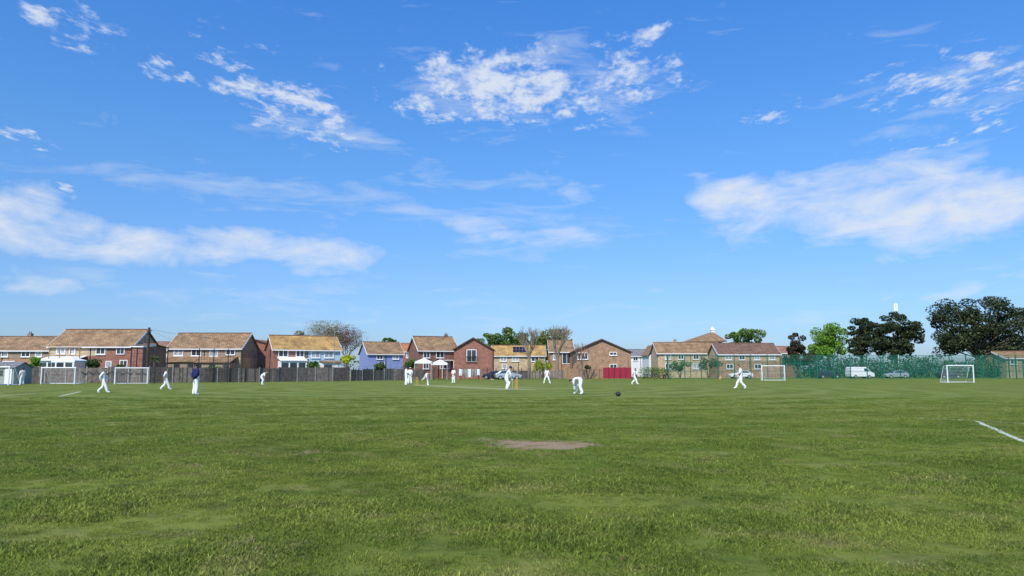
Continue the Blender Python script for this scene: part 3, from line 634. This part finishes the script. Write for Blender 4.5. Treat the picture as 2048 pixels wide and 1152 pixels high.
for k in range(3):
    a=2.1*k+.4; p=o+Vector((math.cos(a)*.5,math.sin(a)*.5,z-2.6)); b.box((p.x-.2,p.y-.12,p.z),(p.x+.2,p.y+.12,p.z+2.4),'white_paint'); b.tube([o+Vector((0,0,z-1.4)),p+Vector((0,0,1.2))],.06,'white_paint',4)
b.tube([o+Vector((0,0,z-2.7)),o+Vector((0,0,z-2.9))],[.7,.7],'white_paint',10)
b.obj('mast',par)
for px,tp in((668,664),(1090,700)):
    D=119; o=Vector(fp(px,D)); p=B(); z=zat(tp,D); p.tube([o,o+Vector((0,0,z))],.05,'concrete',5); p.tube([o+Vector((0,0,z)),o+Vector((.5,0,z+.05))],.05,'concrete',5); p.box((o.x+.4,D-.08,z-.02),(o.x+.85,D+.08,z+.1),'concrete'); p.obj('street_lamp',origin=o)
# goals
def goal(px0,px1,D,h,rot=0,depth=1.6,netm='net_white'):
    x0=slope(px0)*D; x1=slope(px1)*D; Wd=x1-x0
    M=Matrix.Translation((x0,D,0))@Matrix.Rotation(math.radians(rot),4,'Z'); Wd=Wd/max(.35,math.cos(math.radians(rot)))
    T=lambda *p:M@Vector(p); par=empty('football_goal',(x0,D,0)); b=B(); r=.065
    b.tube([T(0,0,0),T(0,0,h)],r,'white_paint'); b.tube([T(Wd,0,0),T(Wd,0,h)],r,'white_paint'); b.tube([T(-r,0,h),T(Wd+r,0,h)],r,'white_paint')
    for x in(0,Wd): b.tube([T(x,0,h),T(x,.7,h-.05),T(x,depth,.05)],.03,'white_paint'); b.tube([T(x,0,.05),T(x,depth,.05)],.04,'white_paint')
    b.tube([T(0,depth,.05),T(Wd,depth,.05)],.04,'white_paint'); b.obj('frame',par); b=B(); w=.004
    n=int(Wd/.15)
    for k in range(n+1):
        x=Wd*k/n; b.tube([T(x,0,h),T(x,.7,h-.05),T(x,depth,.05)],w,netm,3)
    for j in range(12):
        t=j/11; y=.7+(depth-.7)*t; z=(h-.05)*(1-t)+.05*t; b.tube([T(0,y,z),T(Wd,y,z)],w,netm,3)
        for x in(0,Wd): b.tube([T(x,0,z),T(x,y,z)],w,netm,3)
    b.obj('net',par)
goal(85,152,80,1.75); goal(232,285,80,1.72,25); goal(-40,24,74,1.8,-5)
goal(1523,1565,110,2.15,-12); goal(1893,1945,90,2.05,0)
# white garden tents
def gazebo(px,D,w,top,low):
    o=Vector(fp(px,D)); par=empty('white_gazebo',o); b=B(); z0=zat(low,D); z1=zat(top,D); e=w/2
    b.add([o+Vector((-e,-e,z0)),o+Vector((e,-e,z0)),o+Vector((e,e,z0)),o+Vector((-e,e,z0)),o+Vector((0,0,z1))],[(0,1,4),(1,2,4),(2,3,4),(3,0,4)],'canvas')
    for i in range(4):
        a=[(-e,-e),(e,-e),(e,e),(-e,e)]; p,q=a[i],a[(i+1)%4]; b.add([o+Vector((*p,z0)),o+Vector((*q,z0)),o+Vector((*q,z0-.25)),o+Vector((*p,z0-.25))],[(0,1,2,3)],'canvas')
    b.obj('canopy',par); b=B()
    for x in(-e,e):
        for y in(-e,e): b.tube([o+Vector((x*.98,y*.98,0)),o+Vector((x*.98,y*.98,z0))],.03,'white_paint',5)
    b.obj('legs',par)
gazebo(848,117,2.6,716,724); gazebo(880,120,2.6,719,727); gazebo(140,97,3,712,721)
# laundry / cloths on line
b=B(); D=118
for k in range(7):
    a=at(918+k*6,738,D); c=at(923.5+k*6,738,D); z0=at(0,752+ru(-3,3),D).z; n=4
    vs=[]
    for i in range(n+1):
        p=a.lerp(c,i/n); vs+=[(p.x,D+.05*math.sin(i*2+k),p.z),(p.x,D+.12*math.sin(i*2.3+k),z0)]
    b.add(vs,[(2*i,2*i+1,2*i+3,2*i+2) for i in range(n)],'concrete' if k%3 else 'canvas')
for px in(916,962): p=at(px,736,D); b.tube([(p.x,D,0),p],.04,'concrete',5)
p=at(916,737.5,D);q=at(962,737.5,D); b.tube([p,q],.01,'black_metal',3)
b.obj('washing_line',origin=fp(940,D))
# garden shed on far left
o=Vector(fp(0,80)); par=empty('garden_shed',o); b=B(); x0=slope(-60)*80; x1=slope(30)*80
b.box((x0,80,0),(x1,83,1.75),'shed'); b.add([(x0,80,1.75),(x0,83,1.75),(x0,81.5,2.3),(x1,80,1.75),(x1,83,1.75),(x1,81.5,2.3)],[(0,1,2),(3,5,4)],'shed'); b.obj('walls',par); b=B()
for sg in(-1,1):
    y=81.5+sg*1.65; P=[(x0-.1,y,1.72),(x1+.15,y,1.72),(x1+.15,81.5,2.33),(x0-.1,81.5,2.33)]; b.add(P+[(p[0],p[1],p[2]+.06) for p in P],[(0,1,2,3),(4,5,6,7),(0,1,5,4),(1,2,6,5),(2,3,7,6),(3,0,4,7)],'tile_grey')
b.obj('roof',par); b=B(); b.box((x1-2.4,79.94,.9),(x1-1.2,79.99,1.5),'glass'); b.box((x1-.95,79.93,.02),(x1-.2,79.99,1.65),'white_paint'); b.obj('window_and_door',par)
# vehicles
def car(name,px,D,body,van=False,rot=0,Lc=4.3):
    o=Vector(fp(px,D)); par=empty(name,o); M=Matrix.Translation(o)@Matrix.Rotation(math.radians(rot),4,'Z')
    if van: prof=[(-2.3,.35),(-2.4,.9),(-2.35,2.0),(-2.1,2.15),(1.1,2.15),(1.75,1.25),(2.35,1.05),(2.45,.6),(2.4,.35)]; glass=[(.45,1.3),(.45,1.9),(1.1,1.9),(1.55,1.3)]; W2=.95
    else: prof=[(-2.05,.3),(-2.15,.7),(-2.05,1.0),(-1.75,1.08),(-1.25,1.45),(-.3,1.5),(.4,1.42),(1.0,1.02),(1.85,.88),(2.12,.65),(2.08,.3)]; glass=[(-1.5,1.06),(-1.15,1.38),(-.3,1.43),(.3,1.36),(.78,1.05)]; W2=.86
    b=B(); n=len(prof)
    def wy(z): return W2-(max(0,z-.95)*.22)
    vs=[M@Vector((x,-wy(z),z)) for x,z in prof]+[M@Vector((x,wy(z),z)) for x,z in prof]
    b.add(vs,[tuple(range(n)),tuple(range(2*n-1,n-1,-1))]+[(i,n+i,n+(i+1)%n,(i+1)%n) for i in range(n)],body); ob=b.obj('body',par)
    bv=ob.modifiers.new('bevel','BEVEL'); bv.width=.06; bv.segments=2
    b=B()
    for sg in(-1,1):
        b.add([M@Vector((x,sg*(wy(z)+.012),z)) for x,z in glass],[tuple(range(len(glass)))],'glass')
    i=[k for k,(x,z) in enumerate(prof) if x>.3 and z>1.3][-1]; (xa,za),(xb,zb)=prof[i],prof[i+1]
    P=[(xa+(xb-xa)*t,za+(zb-za)*t) for t in(.12,.92)]
    b.add([M@Vector((P[0][0]+.02,-wy(P[0][1])+.1,P[0][1]+.02)),M@Vector((P[1][0]+.02,-wy(P[1][1])+.1,P[1][1]+.02)),M@Vector((P[1][0]+.02,wy(P[1][1])-.1,P[1][1]+.02)),M@Vector((P[0][0]+.02,wy(P[0][1])-.1,P[0][1]+.02))],[(0,1,2,3)],'glass')
    b.obj('windows',par); b=B()
    for x in(-1.35,1.35):
        for y in(-1,1):
            b.tube([M@Vector((x,y*(W2-.2),.33)),M@Vector((x,y*(W2+.02),.33))],.33,'rubber',16); b.tube([M@Vector((x,y*(W2+.02),.33)),M@Vector((x,y*(W2+.035),.33))],.2,'car_silver',12)
    b.obj('wheels',par); b=B(); b.box((2.0,-W2+.1,.6),(2.16,-W2+.45,.75),'white_paint',M); b.box((2.0,W2-.45,.6),(2.16,W2-.1,.75),'white_paint',M); b.obj('headlamps',par)
car('parked_car',1016,122,'car_silver',rot=8); car('parked_car',990,128,'car_dark',rot=170); car('white_van',1718,141,'car_white',True,5)
car('parked_car',1655,142,'car_dark'); car('parked_car',1790,143,'car_silver',rot=180); car('parked_car',1895,143,'car_dark'); car('parked_car',1480,141,'car_white',rot=180)
def cone(px,D):
    o=Vector(fp(px,D)); b=B(); b.box((o.x-.2,D-.2,0),(o.x+.2,D+.2,.04),'orange'); b.tube([o+Vector((0,0,.04)),o+Vector((0,0,.3))],[.15,.09],'orange',10); b.tube([o+Vector((0,0,.301)),o+Vector((0,0,.45))],[.088,.06],'white_paint',10); b.tube([o+Vector((0,0,.451)),o+Vector((0,0,.7))],[.058,.02],'orange',10); b.obj('traffic_cone',origin=o)
cone(1439,120)
# stumps
for P in(P_NEAR,P_FAR):
    par=empty('cricket_stumps',P); b=B(); d=(P_NEAR-P_FAR).normalized(); s=Vector((-d.y,d.x,0))
    for k in(-1,0,1): b.tube([P+s*k*.105,P+s*k*.105+Vector((0,0,.78))],[.026,.024],'stump_wood',8)
    b.obj('stumps',par); b=B()
    for k in(-1,1): b.tube([P+s*(k*.052-.05)+Vector((0,0,.79)),P+s*(k*.052+.05)+Vector((0,0,.79))],.012,'stump_wood',6)
    b.obj('bails',par)

# ---------- people
def base(h=1.0):
    p=dict(pel=(0,0,.94),bel=(0,.01,1.10),chs=(0,.0,1.30),nck=(0,.0,1.49),hd=(0,.02,1.56))
    for s,n in((-1,'L'),(1,'R')):
        p.update({'sh'+n:(s*.19,0,1.42),'el'+n:(s*.27,-.02,1.14),'wr'+n:(s*.27,.07,.90),'hp'+n:(s*.09,0,.90),'kn'+n:(s*.12,.03,.49),'an'+n:(s*.14,-.03,.08),'to'+n:(s*.16,.15,.04)})
    return p
def mk(**k): p=base(); p.update(k); return p
POSE={
'stand':mk(),
'stand_arms':mk(wrL=(-.12,.24,1.02),wrR=(.12,.24,1.04),elL=(-.27,.03,1.14),elR=(.27,.03,1.14)),
'walk':mk(knR=(.1,.2,.52),anR=(.1,.33,.11),toR=(.11,.5,.08),knL=(-.1,0,.49),anL=(-.1,-.33,.15),toL=(-.1,-.2,.04),elR=(.24,-.16,1.16),wrR=(.22,-.12,.92),elL=(-.24,.08,1.15),wrL=(-.2,.28,1.0),nck=(0,.04,1.49),hd=(0,.08,1.56)),
'wide':mk(knR=(.24,.06,.49),anR=(.34,-.02,.08),toR=(.42,.14,.04),knL=(-.24,.06,.49),anL=(-.34,-.02,.08),toL=(-.42,.14,.04),pel=(0,0,.90),hpL=(-.1,0,.87),hpR=(.1,0,.87)),
'bend':mk(pel=(0,-.16,.87),bel=(0,-.06,1.0),chs=(0,.12,1.12),nck=(0,.30,1.23),hd=(0,.38,1.28),shL=(-.19,.2,1.20),shR=(.19,.2,1.20),elL=(-.27,.2,.92),elR=(.27,.2,.92),wrL=(-.19,.2,.66),wrR=(.19,.2,.66),hpL=(-.1,-.15,.83),hpR=(.1,-.15,.83),knL=(-.19,.08,.48),knR=(.19,.08,.48),anL=(-.22,-.06,.08),anR=(.22,-.06,.08),toL=(-.26,.12,.04),toR=(.26,.12,.04)),
'keeper':mk(pel=(0,-.22,.84),bel=(0,-.10,.95),chs=(0,.10,.97),nck=(0,.27,.88),hd=(0,.34,.81),shL=(-.19,.2,.90),shR=(.19,.2,.90),elL=(-.2,.22,.66),elR=(.2,.22,.66),wrL=(-.14,.2,.50),wrR=(.16,.22,.50),hpL=(-.1,-.2,.80),hpR=(.1,-.2,.80),knL=(-.2,-.16,.44),knR=(.2,.14,.46),anL=(-.23,-.32,.08),anR=(.23,.14,.08),toL=(-.27,-.16,.04),toR=(.27,.32,.04)),
'bowl':mk(pel=(0,-.05,.90),bel=(0,.07,1.02),chs=(0,.25,1.10),nck=(0,.43,1.14),hd=(0,.5,1.16),shL=(-.17,.36,1.14),shR=(.17,.34,1.08),elL=(-.3,.1,1.1),elR=(.2,.45,.85),wrL=(-.35,-.1,1.22),wrR=(.1,.42,.62),hpL=(-.09,-.04,.86),hpR=(.09,-.06,.86),knL=(-.1,.14,.48),anL=(-.1,.10,.08),toL=(-.1,.28,.04),knR=(.12,-.35,.62),anR=(.12,-.72,.55),toR=(.12,-.82,.45)),
'bat':mk(pel=(0,-.08,.86),bel=(0,0,1.0),chs=(0,.08,1.20),nck=(0,.15,1.38),hd=(-.03,.2,1.45),shL=(-.18,.12,1.31),shR=(.18,.12,1.30),elL=(-.22,.28,1.06),elR=(.2,.26,1.04),wrL=(-.02,.33,.86),wrR=(.06,.32,.80),hpL=(-.09,-.07,.83),hpR=(.09,-.07,.83),knL=(-.2,.07,.46),knR=(.2,.07,.46),anL=(-.22,-.03,.08),anR=(.22,-.03,.08),toL=(-.22,.16,.04),toR=(.22,.16,.04)),
'back':mk(wrL=(-.06,-.18,.98),wrR=(.06,-.18,.96),elL=(-.27,-.1,1.12),elR=(.27,-.1,1.12)),
}
EDG=[('pel','bel'),('bel','chs'),('chs','nck'),('nck','hd')]
for s in'LR': EDG+=[('chs','sh'+s),('sh'+s,'el'+s),('el'+s,'wr'+s),('pel','hp'+s),('hp'+s,'kn'+s),('kn'+s,'an'+s),('an'+s,'to'+s)]
RAD=dict(pel=.18,bel=.17,chs=.195,nck=.065,hd=.058,sh=.098,el=.072,wr=.042,hp=.13,kn=.105,an=.088,to=.05)
def segd(p,a,b):
    d=b-a; t=max(0,min(1,(p-a).dot(d)/max(d.length_squared,1e-9))); return (p-(a+d*t)).length
def person(name,px,fpy,H,heading,pose,shirt='cloth_white',trou='cloth_white',sleeve='long',hair='hair_dark',hat=None,skin='skin',look=0,pads=False,bat=False,gloves=False,D=None):
    o=gnd(px,fpy) if D is None else Vector(fp(px,D)); k=H/1.78; P=POSE[pose]
    J={n:Vector(v)*k for n,v in P.items()}
    names=list(J); idx={n:i for i,n in enumerate(names)}
    me=bpy.data.meshes.new('skel'); me.from_pydata([J[n] for n in names],[(idx[a],idx[b]) for a,b in EDG],[])
    ob=bpy.data.objects.new('skel',me); S.collection.objects.link(ob)
    md=ob.modifiers.new('s','SKIN'); sk=me.skin_vertices[0].data
    for n in names:
        r=RAD.get(n,RAD.get(n[:2],.05))*k
        if sleeve=='short' and n[:2]=='el': r*=.72
        sk[idx[n]].radius=(r,r*(.8 if n in('chs','bel','pel') else 1)); sk[idx[n]].use_root=(n=='pel')
    sb=ob.modifiers.new('d','SUBSURF'); sb.levels=2; sb.render_levels=2
    dg=bpy.context.evaluated_depsgraph_get(); bm=bpy.data.meshes.new_from_object(ob.evaluated_get(dg))
    bpy.data.objects.remove(ob)
    ms=[shirt,trou,skin,'cloth_white']; 
    for m in ms: bm.materials.append(MATS[m])
    for pl_ in bm.polygons:
        c=pl_.center; best=min(EDG,key=lambda e:segd(c,J[e[0]],J[e[1]])); a,b2=best
        if a=='nck': m=2
        elif a.startswith('el'): m=2 if sleeve=='short' else 0
        elif a.startswith('an'): m=3
        elif a[:2] in('hp','kn') or b2[:2]=='hp': m=1
        elif best==('pel','bel'): m=0 if (c-J['pel']).length>.05*k and c.z>J['pel'].z else 1
        else: m=0
        pl_.material_index=m; pl_.use_smooth=True
    body=bpy.data.objects.new(name,bm); S.collection.objects.link(body)
    zmin=min(v.co.z for v in bm.vertices)
    body.location=o+Vector((0,0,-zmin)); body.rotation_euler=(0,0,math.radians(heading))
    def child(b,nm,sm=True):
        c=b.obj(nm,None,(0,0,0),sm); c.parent=body; return c
    # head
    up=(J['hd']-J['nck']).normalized(); tilt=Vector((0,up.y,up.z)); ang=math.atan2(-tilt.y,tilt.z)*.55
    Mh=Matrix.Translation(J['hd']+up*.085*k)@Matrix.Rotation(math.radians(look),4,'Z')@Matrix.Rotation(ang if pose!='keeper' else -1.3,4,'X')@Matrix.Scale(k,4)
    b=B()
    def hf(q):
        q=q.copy()
        if q.z<0: q.x*=1+q.z*.28; q.y=q.y*(1+q.z*.12)+(.10*-q.z)
        return q
    b.ell((0,0,0),(.076,.095,.122),skin,Mh,16,12,hf)
    b.add([Mh@Vector(v) for v in((-.016,.09,-.03),(.016,.09,-.03),(0,.125,-.028),(0,.092,.022))],[(0,1,2),(0,2,3),(2,1,3)],skin)
    for s in(-1,1):
        b.ell((s*.03,.088,.012),(.013,.009,.008),'white_paint',Mh,8,5); b.ell((s*.03,.0945,.012),(.006,.005,.006),'eye',Mh,6,4)
        b.ell((s*.077,-.005,-.005),(.012,.022,.032),skin,Mh,8,6); b.ell((s*.031,.09,.032),(.017,.006,.004),hair,Mh,6,4)
    b.ell((0,.094,-.058),(.024,.008,.007),'lips',Mh,8,5)
    child(b,'head'); b=B()
    def hr(q):
        q=q.copy()
        if q.y>.2 and q.z<.35: q*=.8
        if q.z<-.35: q*=.82
        return q
    b.ell((0,-.012,.022),(.083,.100,.118),hair,Mh,16,12,hr); child(b,'hair')
    def cap(m):
        b=B(); b.ell((0,-.005,.055),(.09,.106,.085),m,Mh,14,8,lambda q:Vector((q.x,q.y,max(q.z,-.1)))); b.ell((0,.12,.052),(.07,.075,.008),m,Mh,12,5); child(b,'cap')
    if hat=='cap': cap('cloth_navy')
    if hat=='gcap': cap('cloth_green')
    if hat=='sun':
        b=B(); b.ell((0,-.005,.06),(.09,.106,.085),'cloth_cream',Mh,14,8,lambda q:Vector((q.x,q.y,max(q.z,-.1)))); b.ell((0,0,.05),(.17,.185,.012),'cloth_cream',Mh,16,6); child(b,'sun_hat')
    if hat=='helmet':
        b=B(); b.ell((0,-.01,.04),(.105,.125,.115),'cloth_navy',Mh,16,10,lambda q:Vector((q.x,q.y,max(q.z,-.45)))); b.ell((0,.14,.045),(.08,.05,.01),'cloth_navy',Mh,12,5)
        for z in(-.02,-.05,-.08): b.tube([Mh@Vector((math.sin(t)*.1,math.cos(t)*.14,z)) for t in(-1.3,-.7,0,.7,1.3)],.004,'black_metal',4)
        child(b,'helmet')
    # hands
    for s,sg in(('L',-1),('R',1)):
        w=J['wr'+s]; d=(w-J['el'+s]).normalized(); side=d.cross(Vector((0,1,0)) if abs(d.y)<.8 else Vector((0,0,1))).normalized(); n=d.cross(side).normalized()
        if n.y<0: n=-n
        hm='cloth_white' if gloves else skin; g=1.35 if gloves else 1; b=B()
        acr=n; curl=-side*sg if (side*sg).x>0 else side*sg
        Mp=Matrix((( acr.x,curl.x,d.x,w.x),(acr.y,curl.y,d.y,w.y),(acr.z,curl.z,d.z,w.z),(0,0,0,1)))
        Mp=Mp@Matrix.Scale(k*g,4)
        b.ell((0,0,.045),(.042,.017,.055),hm,Mp,10,8)
        for i,(x,l) in enumerate(((-.03,.062),(-.01,.075),(.011,.08),(.031,.07))):
            b.tube([Mp@Vector((x,0,.075)),Mp@Vector((x*1.08,.006,.09+l*.35)),Mp@Vector((x*1.1,.022,.09+l*.68)),Mp@Vector((x*1.08,.042,.09+l*.85))],[.0095*k,.009*k,.008*k,.006*k],hm,6)
        b.tube([Mp@Vector((.034,.002,.02)),Mp@Vector((.056,.010,.05)),Mp@Vector((.058,.022,.078))],[.012*k,.010*k,.008*k],hm,6)
        child(b,'hand_'+('left' if s=='L' else 'right'))
    if pads:
        b=B()
        for s in'LR':
            a=J['an'+s]+Vector((0,.09,.0))*k; c=J['kn'+s]+Vector((0,.10,.14))*k
            for i in(-1,0,1):
                off=Vector((i*.06,-.02*abs(i),0))*k; b.tube([a+off,a.lerp(c,.7)+off+Vector((0,.02,0)),c+off],[.05*k,.065*k,.045*k],'cloth_white',8)
        child(b,'batting_pads')
    if bat:
        b=B(); a=(J['wrL']+J['wrR'])/2+Vector((0,.07,.02)); tip=Vector((.18,.34,.06))*k
        if pose!='bat': tip=a+Vector((.05,.5,-.6))
        d=(tip-a).normalized(); b.tube([a-d*.12,a+d*.18],.018,'black_metal',8)
        X=Vector((1,0,0)) if abs(d.x)<.8 else Vector((0,1,0)); s_=d.cross(X).normalized(); t_=d.cross(s_); q0=a+d*.18; q1=tip
        vs=[]
        for q,wd in((q0,.03),(q0+d*.08,.053),(q1,.054)):
            vs+=[q+t_*wd+s_*.012,q-t_*wd+s_*.012,q-t_*wd*.95-s_*.008,q-s_*.028,q+t_*wd*.95-s_*.008]
        fs=[]
        for i in range(2):
            for j in range(5): fs.append((i*5+j,i*5+(j+1)%5,(i+1)*5+(j+1)%5,(i+1)*5+j))
        fs+=[(4,3,2,1,0),(10,11,12,13,14)]; b.add(vs,fs,'willow'); child(b,'cricket_bat',False)
    return body
person('cricket_fielder',47,770,1.72,60,'stand',D=74,hat='cap',shirt='cloth_cream')
person('cricket_fielder',205,786,1.62,-75,'walk',hat=None,hair='hair_brown')
person('cricket_fielder',330,780,1.62,-60,'walk',hat='gcap',sleeve='short')
person('cricket_umpire',390,790.5,1.84,-40,'back',shirt='cloth_navy',skin='skin_dark')
person('cricket_fielder',525,769.5,1.72,-80,'bend',sleeve='short',hair='hair_brown')
person('non_striker_batsman',812,771,1.86,-70,'stand_arms',hat='helmet',pads=True,bat=True,gloves=True)
person('cricket_umpire',820,768,1.8,0,'stand',hat='sun',sleeve='short')
person('cricket_bowler',853,771,1.8,-150,'bowl',hair='hair_brown')
person('cricket_fielder',907,766,1.76,150,'stand_arms',sleeve='short')
person('cricket_batsman',1014,780.5,1.9,-85,'bat',hat='helmet',pads=True,bat=True,gloves=True,look=60)
person('cricket_fielder',1094,767,1.72,170,'wide',sleeve='short',hair='hair_brown')
person('wicket_keeper',1156,788.5,1.8,75,'keeper',hat=None,gloves=True,pads=False)
person('cricket_fielder',1269,769,1.72,-110,'walk',sleeve='short',skin='skin')
person('cricket_fielder',1482,777.5,1.92,80,'walk',sleeve='short',hair='hair_brown')
person('spectator',985,760,1.7,150,'stand',D=118,shirt='cloth_navy',trou='black_metal')
person('spectator',1272,760,1.6,150,'stand',D=126,shirt='cloth_cream',trou='cloth_navy')
# helmet on the grass
o=gnd(1236,793); b=B(); Mh=Matrix.Translation(o+Vector((0,0,.10)))@Matrix.Rotation(.9,4,'Z')@Matrix.Rotation(.35,4,'Y')
b.ell((0,0,.04),(.13,.155,.13),'leather',Mh,18,12,lambda q:Vector((q.x,q.y,max(q.z,-.75)))); b.ell((0,.17,.05),(.1,.07,.012),'leather',Mh,14,6)
for z in(0,-.035,-.07): b.tube([Mh@Vector((math.sin(t)*.125,math.cos(t)*.18,z)) for t in(-1.3,-.9,-.4,0,.4,.9,1.3)],.005,'concrete',5)
b.obj('cricket_helmet',origin=o,smooth=True)
print('done')
